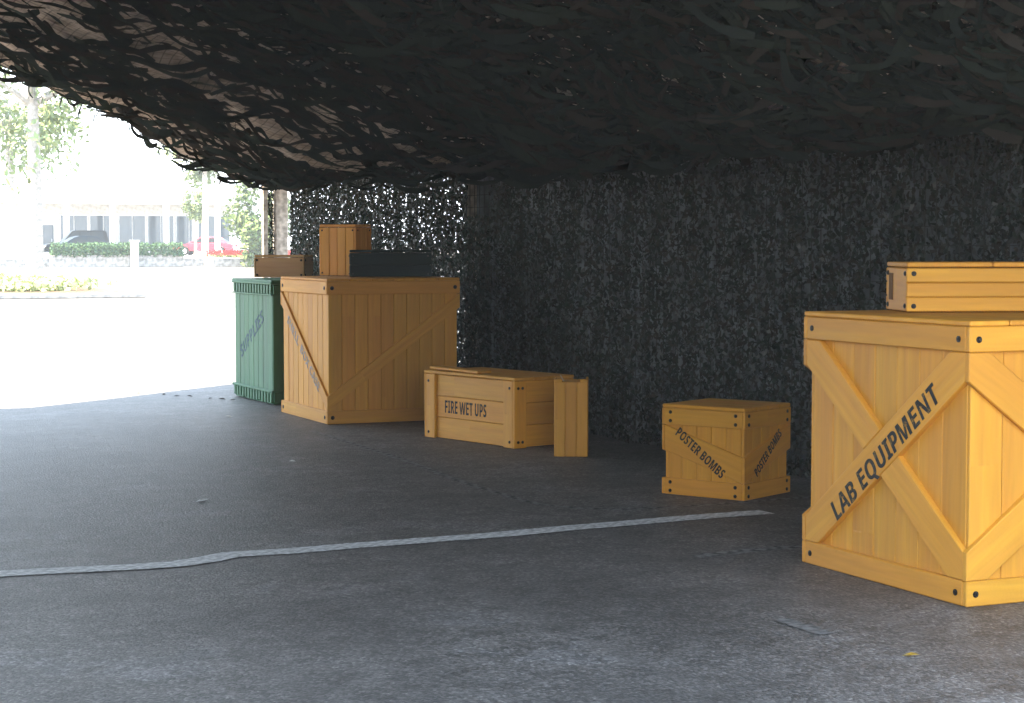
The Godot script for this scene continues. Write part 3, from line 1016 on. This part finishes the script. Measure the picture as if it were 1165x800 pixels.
func build_crates() -> void:
	var W: float
	var H: float
	var D: float
	# X-braced crate
	W = 1.22
	H = 1.176
	D = 1.25
	var lab := thing("wooden_crate", "large ochre X-braced crate lettered LAB EQUIPMENT, standing on the asphalt", "crate", near_corner(4.893, -6.433, 0, W, D, 0), 0)
	crate(lab, W, H, D, {"wood": "ochre", "t2": 0.028, "rail": 0.105, "bw": 0.118, "planks": [7, 7], "braces": {0: "x", 1: "x", 2: "x", 3: "x"}, "bolts": 1, "bolt_r": 0.014, "lid": 6})
	lettering(lab, 0, "LAB EQUIPMENT", Vector3(0.03, 0.565, W * 0.5 + 0.0005), atan2(0.93, 1.16), 0.97, 0.112, M.ink)
	# crate with one diagonal brace on each side
	W = 1.18
	H = 1.197
	D = 1.285
	var big := thing("wooden_crate", "large tan crate with single diagonal braces, boxes on its lid, beside the green crate", "crate", near_corner(5.033, -15.093, 0, W, D, 0), 0)
	crate(big, W, H, D, {"wood": "tan", "t2": 0.02, "rail": 0.108, "bw": 0.115, "narrow": true, "planks": [9, 10], "braces": {0: "\\", 1: "/", 2: "\\", 3: "/"}, "bolts": 1, "bolt_r": 0.017, "lid": 6})
	lettering(big, 0, "SHELL  BOX CASE", Vector3(0.0, 0.56, W * 0.5 + 0.0005), -atan2(0.80, 1.24), 1.02, 0.078, M.ink_grey, "faded grey lettering on the brace")
	# green crate
	green_crate()
	# long crate
	W = 0.56
	H = 0.515
	D = 1.13
	var wrap := thing("wooden_crate", "long low ochre crate with level planks and end battens, lettered along its side", "crate", near_corner(5.675, -12.755, 0, W, D, deg_to_rad(14)), deg_to_rad(14))
	crate(wrap, W, H, D, {"wood": "ochre", "frame": "posts", "lying": true, "t2": 0.022, "post": 0.115, "planks": [3, 3], "lid": 3, "over": 0.004})
	lettering(wrap, 0, "FIRE WET UPS", Vector3(-0.06, 0.25, W * 0.5 - 0.022 + 0.0005), 0.0, 0.52, 0.095, M.ink)
	# the loose lid board, a little sprung
	put("lid_board", box_mesh(Vector3(0.13, 0.02, 0.62), 0.005), M.ochre_z[1], wrap, Transform3D(Basis(Vector3(1, 0, 0), 0.012), Vector3(-W * 0.5 + 0.09, H + 0.018, -0.22)))
	# cube crate
	W = 0.53
	H = 0.537
	D = 0.575
	var cube := thing("wooden_crate", "small ochre cube crate with paired bolts, lettered POSTER BOMBS on its diagonal brace", "crate", near_corner(5.741, -9.628, 0, W, D, deg_to_rad(28)), deg_to_rad(28))
	crate(cube, W, H, D, {"wood": "ochre", "t2": 0.016, "rail": 0.098, "bw": 0.15, "narrow": true, "planks": [5, 5], "braces": {0: "\\", 1: "/", 2: "\\", 3: "/"}, "bolts": 2, "bolt_r": 0.0105, "lid": 4})
	lettering(cube, 0, "POSTER BOMBS", Vector3(-0.015, 0.262, W * 0.5 + 0.0005), -atan2(0.185, 0.54) - 0.32, 0.40, 0.058, M.ink)
	lettering(cube, 1, "POSTER BOMBS", Vector3(0.0, 0.262, D * 0.5 + 0.0005), atan2(0.185, 0.49) + 0.32, 0.36, 0.055, M.ink)
	# narrow upright box in front of the long crate
	var lone := thing("wooden_box", "narrow ochre box standing on end against the long lettered crate", "box", Vector3(5.90, 0, -12.27), deg_to_rad(-27))
	upright_box(lone)
	# boxes on the crates
	W = 0.80
	H = 0.228
	D = 0.36
	var top := thing("wooden_box", "flat ochre box with level grooves lying on the X-braced crate", "box", near_corner(5.205, -7.31, 1.178, W, D, deg_to_rad(-20)), deg_to_rad(-20))
	crate(top, W, H, D, {"wood": "ochre", "frame": "plain", "lying": true, "t2": 0.0, "planks": [1, 3], "lid": 2, "bolt_r": 0.012})
	put("handle_slot", box_mesh(Vector3(0.06, 0.125, 0.006), 0.002), M.slot, top, Transform3D(side_basis(0), side_basis(0) * Vector3(-0.09, 0.115, W * 0.5)))
	W = 0.25
	H = 0.452
	D = 0.385
	var tall := thing("wooden_box", "upright orange-brown planked box standing on the diagonal-braced crate", "box", near_corner(5.585, -15.95, 1.199, W, D, deg_to_rad(37)), deg_to_rad(37))
	crate(tall, W, H, D, {"wood": "orange", "frame": "plain", "t2": 0.0, "planks": [4, 3], "lid": 3})
	W = 0.26
	H = 0.222
	D = 0.52
	var small := thing("wooden_box", "flat brown box with corner bolts lying on the green crate", "box", near_corner(5.765, -17.97, 1.150, W, D, deg_to_rad(52)), deg_to_rad(52))
	crate(small, W, H, D, {"wood": "brown", "frame": "plain", "lying": true, "t2": 0.0, "planks": [1, 1], "lid": 2, "bolt_r": 0.011})
	W = 0.70
	H = 0.232
	D = 0.30
	var dark := thing("wooden_box", "flat dark green box lying on the diagonal-braced crate", "box", near_corner(5.39, -15.56, 1.199, W, D, deg_to_rad(-21)), deg_to_rad(-21))
	crate(dark, W, H, D, {"wood": "dark_green", "frame": "plain", "lying": true, "t2": 0.0, "planks": [2, 2], "lid": 2})

func upright_box(o: Node3D) -> void:
	var w := 0.236
	var h := 0.542
	var d := 0.30
	put("core", box_mesh(Vector3(w - 0.03, h - 0.02, d - 0.03), 0.0), M.ochre_v[0], o, Transform3D(Basis.IDENTITY, Vector3(0, h * 0.5 - 0.012, 0)))
	for side in 4:
		var b := side_basis(side)
		var out := (d if side % 2 == 1 else w) * 0.5
		var span := w if side % 2 == 1 else d - 0.032
		var hs := h if side % 2 == 0 else h - 0.018
		if side % 2 == 0:
			put("side_board", box_mesh(Vector3(span, hs, 0.016), 0.004), M.ochre_v[side], o, Transform3D(b, b * Vector3(0, hs * 0.5, out - 0.008)))
		else:
			for i in 3:
				var pw := w / 3.0
				put("plank", box_mesh(Vector3(pw - 0.003, hs, 0.016), 0.004), M.ochre_v[i], o, Transform3D(b, b * Vector3(-w * 0.5 + pw * (i + 0.5), hs * 0.5, out - 0.008)))
	# rim blocks left and right of the dark hand hole at the top
	for s in [-1.0, 1.0]:
		put("rim_block", box_mesh(Vector3(0.055, 0.018, 0.016), 0.003), M.ochre_h[0], o, Transform3D(Basis.IDENTITY, Vector3(s * (w * 0.5 - 0.0275), h - 0.009, d * 0.5 - 0.008)))
	var st := new_st()
	add_tube(st, Vector3(-0.05, h - 0.012, d * 0.5 - 0.006), Vector3(-0.075, h + 0.03, d * 0.5 - 0.01), 0.004, 0.003, 6)
	put("wire_loop", st.commit(), M.bolt_pale, o)

func green_crate() -> void:
	var W := 1.1
	var H := 1.148
	var D := 1.245
	var turn := deg_to_rad(1.0)
	var o := thing("wooden_crate", "green painted crate with ribbed top and bottom bands beside the large tan crate", "crate", near_corner(5.150, -17.052, 0, W, D, turn), turn)
	crate(o, W - 0.03, H, D - 0.03, {"wood": "green", "frame": "none", "t2": 0.012, "planks": [8, 8], "lid": 6, "over": 0.012})
	for side in 4:
		var b := side_basis(side)
		var out := (D if side % 2 == 1 else W) * 0.5
		var span := (W if side % 2 == 1 else D)
		for lo in [true, false]:
			var ledge_y := 0.125 if lo else H - 0.03
			put("ledge", box_mesh(Vector3(span - (0.0 if side % 2 == 1 else 0.06), 0.022, 0.03), 0.005), M.green_h[side], o, Transform3D(b, b * Vector3(0, ledge_y, out - 0.015)))
			if not lo: put("ledge", box_mesh(Vector3(span - (0.0 if side % 2 == 1 else 0.04), 0.012, 0.02), 0.003), M.green_h[side], o, Transform3D(b, b * Vector3(0, H - 0.135, out - 0.015)))
			var n := 14
			for i in n:
				var hh := 0.095 + rng.randf_range(-0.008, 0.006)
				var yc := (0.114 - hh * 0.5) if lo else (H - 0.128 + 0.0435)
				if not lo: hh = 0.085
				put("rib", box_mesh(Vector3(0.05, snappedf(hh, 0.004), 0.018), 0.006), M.green_v[rng.randi() % 5], o, Transform3D(b, b * Vector3(-span * 0.5 + (span - 0.03) / n * (i + 0.5) + 0.015, yc, out - 0.017)))
	lettering(o, 0, "SUPPLIES", Vector3(-0.06, 0.63, W * 0.5 - 0.0265), atan2(0.42, 0.78), 0.80, 0.12, M.ink_blue, "blurred blue-grey stencilled lettering")

# ---------------------------------------------------------------- street beyond
func street() -> void:
	# terrace with parked cars behind a planter wall
	var t := 0.5
	structure("parking_terrace", box_mesh(Vector3(60, t, 80), 0.02), M.concrete, Transform3D(Basis.IDENTITY, Vector3(40, t * 0.5, -157)))
	# low planter wall with a clipped hedge
	hedge_wall(Vector3(25.2, 0, -114.6), 7.9)
	var wp := thing("gate_post", "white square post standing in front of the clipped hedge", "post", Vector3(26.05, 0, -113.9))
	put("shaft", box_mesh(Vector3(0.42, 1.5, 0.42), 0.02), M.white_paint, wp, Transform3D(Basis.IDENTITY, Vector3(0, 0.75, 0)))
	put("cap", box_mesh(Vector3(0.52, 0.1, 0.52), 0.02), M.white_paint, wp, Transform3D(Basis.IDENTITY, Vector3(0, 1.55, 0)))
	car("dark navy saloon parked behind the clipped hedge", Vector3(26.1, t, -127), deg_to_rad(4), M.paint_navy, false)
	car("black estate car parked beyond the navy saloon", Vector3(26.4, t, -133), deg_to_rad(178), M.paint_black, true)
	car("red car parked in front of the shopfront by the flower bed", Vector3(37.3, t - 0.0, -140), deg_to_rad(150), M.paint_red, false)
	shop(Vector3(36.5, t, -163))
	# flower bed
	var fb := thing("flower_bed", "low walled bed of red flowers before the big green bush", "flower bed", Vector3(33.6, 0, -113.5))
	put("wall", box_mesh(Vector3(6.4, 0.55, 2.0), 0.03), M.concrete, fb, Transform3D(Basis.IDENTITY, Vector3(0, 0.275, 0)))
	var o := put("foliage", foliage(1800, Vector3(0, 0.62, 0), Vector3(3.6, 0.3, 1.2), 0.09, 71, 24), M.leaf, fb)
	o.set_meta("kind", "stuff")
	var st := new_st()
	var r := RandomNumberGenerator.new()
	r.seed = 15
	for i in 700:
		var p := Vector3(r.randf_range(-3.1, 3.1), r.randf_range(0.68, 0.98), r.randf_range(-0.95, 0.95))
		var s := r.randf_range(0.04, 0.08)
		tri(st, p + Vector3(-s, 0, 0), p + Vector3(0, s, s * 0.5), p + Vector3(s, 0, 0), Vector3(0, 0.5, 1))
		tri(st, p + Vector3(-s, 0, 0), p + Vector3(0, -s, s * 0.3), p + Vector3(s, 0, 0), Vector3(0, 0.3, 1))
	o = put("flowers", st.commit(), M.flower, fb)
	o.set_meta("kind", "stuff")
	# planted island near the shelter
	var bed := thing("planting_island", "kerbed island of low yellow-green ground cover out in the sun", "planting bed", Vector3(8.4, 0, -57))
	put("kerb", box_mesh(Vector3(7.4, 0.14, 11.0), 0.04), M.concrete, bed, Transform3D(Basis.IDENTITY, Vector3(0, 0.07, 0)))
	put("soil", box_mesh(Vector3(7.0, 0.06, 10.6), 0.01), M.soil, bed, Transform3D(Basis.IDENTITY, Vector3(0, 0.125, 0)))
	o = put("ground_cover", foliage(9000, Vector3(0, 0.32, 0), Vector3(4.0, 0.26, 6.0), 0.11, 33, 60, Color(0.30, 0.33, 0.17)), M.leaf_pale, bed)
	o.set_meta("kind", "stuff")
	# trees and shrubs
	tree("street_tree", "pale-trunked street tree behind the planted island", Vector3(13.3, 0, -75), 11.0, Vector3(3.8, 3.6, 3.4), 2600, 0.17, 5, 0.30, M.bark)
	tree("street_tree", "tall leafy tree with a high crown beside the shop", Vector3(19.5, 0, -118), 13.0, Vector3(4.6, 4.2, 4.0), 2400, 0.22, 9, 0.32, M.bark)
	tree("street_tree", "small yellow-green tree standing before the shop windows", Vector3(33.4, 0.5, -128), 4.6, Vector3(1.1, 1.3, 1.1), 1300, 0.14, 12, 0.09, M.bark)
	tree("street_tree", "broad tree with a loose crown rising over the flower bed", Vector3(33.0, 0.5, -124), 9.0, Vector3(3.4, 2.4, 3.0), 3200, 0.2, 14, 0.22, M.bark)
	var bush := thing("green_bush", "big rounded green bush at the edge of the flower bed", "bush", Vector3(33.0, 0, -110.8))
	st = new_st()
	for i in 5:
		var a := TAU * i / 5.0
		add_tube(st, Vector3(0, 0, 0), Vector3(cos(a) * 0.9, 2.2, sin(a) * 0.9), 0.07, 0.03, 6)
	put("stems", st.commit(), M.bark, bush)
	put("foliage", foliage(8000, Vector3(-0.3, 2.5, 0), Vector3(2.3, 2.9, 1.8), 0.16, 44, 18), M.leaf, bush)
	# white lamp column
	var col := thing("white_column", "plain white round column standing beside the red car", "column", Vector3(35.5, 0.5, -130))
	st = new_st()
	add_tube(st, Vector3.ZERO, Vector3(0, 5.6, 0), 0.2, 0.17, 14)
	put("shaft", st.commit(), M.white_paint, col)
	put("base", box_mesh(Vector3(0.6, 0.3, 0.6), 0.03), M.white_paint, col, Transform3D(Basis.IDENTITY, Vector3(0, 0.15, 0)))
	put("cap", box_mesh(Vector3(0.5, 0.12, 0.5), 0.02), M.white_paint, col, Transform3D(Basis.IDENTITY, Vector3(0, 5.66, 0)))

func hedge_wall(at: Vector3, length: float) -> void:
	var o := thing("clipped_hedge", "clipped green hedge on a low pale wall in front of the parked cars", "hedge", at)
	put("wall", box_mesh(Vector3(length, 0.72, 0.5), 0.03), M.concrete, o, Transform3D(Basis.IDENTITY, Vector3(0, 0.36, 0)))
	var st := new_st()
	var r := RandomNumberGenerator.new()
	r.seed = 51
	for i in 5200:
		var p := Vector3(r.randf_range(-0.5, 0.5) * length, r.randf_range(0.66, 1.42) + 0.04 * r.randfn(), r.randf_range(-0.45, 0.45))
		var n := Vector3(r.randfn(), r.randfn() + 0.4, r.randfn() + 0.6).normalized()
		var u := n.cross(Vector3(r.randfn(), r.randfn(), r.randfn())).normalized()
		var v := n.cross(u)
		var s := r.randf_range(0.06, 0.12)
		var k := r.randf_range(0.7, 1.25)
		st.set_color(Color(0.05 * k, 0.10 * k, 0.045 * k))
		quad(st, p - u * s, p - v * s * 0.5, p + u * s, p + v * s * 0.5, n)
	put("hedge_foliage", st.commit(), M.leaf, o)

func shop(at: Vector3) -> void:
	var o := thing("shop_building", "low white shop building with dark display windows and a columned porch", "building", at)
	var w := 19.0
	put("wall", box_mesh(Vector3(w, 4.2, 0.4), 0.01), M.stucco, o, Transform3D(Basis.IDENTITY, Vector3(0, 2.1, -0.3)))
	put("wall", box_mesh(Vector3(0.4, 4.2, 9.0), 0.01), M.stucco, o, Transform3D(Basis.IDENTITY, Vector3(-w * 0.5 + 0.2, 2.1, -5.0)))
	put("wall", box_mesh(Vector3(0.4, 4.2, 9.0), 0.01), M.stucco, o, Transform3D(Basis.IDENTITY, Vector3(w * 0.5 - 0.2, 2.1, -5.0)))
	put("wall", box_mesh(Vector3(w, 4.2, 0.4), 0.01), M.stucco, o, Transform3D(Basis.IDENTITY, Vector3(0, 2.1, -9.7)))
	var rf := put("roof", box_mesh(Vector3(w + 2.0, 0.3, 13.6), 0.03), M.roof_tile, o, Transform3D(Basis.IDENTITY, Vector3(0, 4.38, -3.9)))
	put("fascia", box_mesh(Vector3(w + 2.1, 1.3, 0.15), 0.03), M.white_paint, rf, Transform3D(Basis.IDENTITY, Vector3(0, 0.4, 6.88)))
	# display windows: frame, mullion and panes each
	for i in 6:
		var x := -4.3 + i * 2.45
		var f := put("window", box_mesh(Vector3(2.3, 2.75, 0.10), 0.01), M.white_paint, o, Transform3D(Basis.IDENTITY, Vector3(x, 1.95, -0.05)))
		for k in 2:
			put("pane", box_mesh(Vector3(1.06, 2.5, 0.03), 0.0), M.glass, f, Transform3D(Basis.IDENTITY, Vector3(-0.56 + k * 1.12, 0, 0.06)))
		put("sill", box_mesh(Vector3(2.4, 0.1, 0.2), 0.01), M.white_paint, f, Transform3D(Basis.IDENTITY, Vector3(0, -1.43, 0.1)))
	var d := put("door", box_mesh(Vector3(1.2, 2.4, 0.08), 0.01), M.glass, o, Transform3D(Basis.IDENTITY, Vector3(-6.6, 1.2, -0.06)))
	put("handle", box_mesh(Vector3(0.04, 0.3, 0.05), 0.01), M.rim, d, Transform3D(Basis.IDENTITY, Vector3(0.45, -0.1, 0.08)))
	for x in [-9.0, -5.4, -1.6, 2.9, 5.4, 9.0]:
		put("column", box_mesh(Vector3(0.45, 4.2, 0.45), 0.03), M.white_paint, o, Transform3D(Basis.IDENTITY, Vector3(x, 2.1, 2.4)))
	put("porch_step", box_mesh(Vector3(w, 0.16, 3.2), 0.02), M.concrete, o, Transform3D(Basis.IDENTITY, Vector3(0, 0.08, 1.5)))
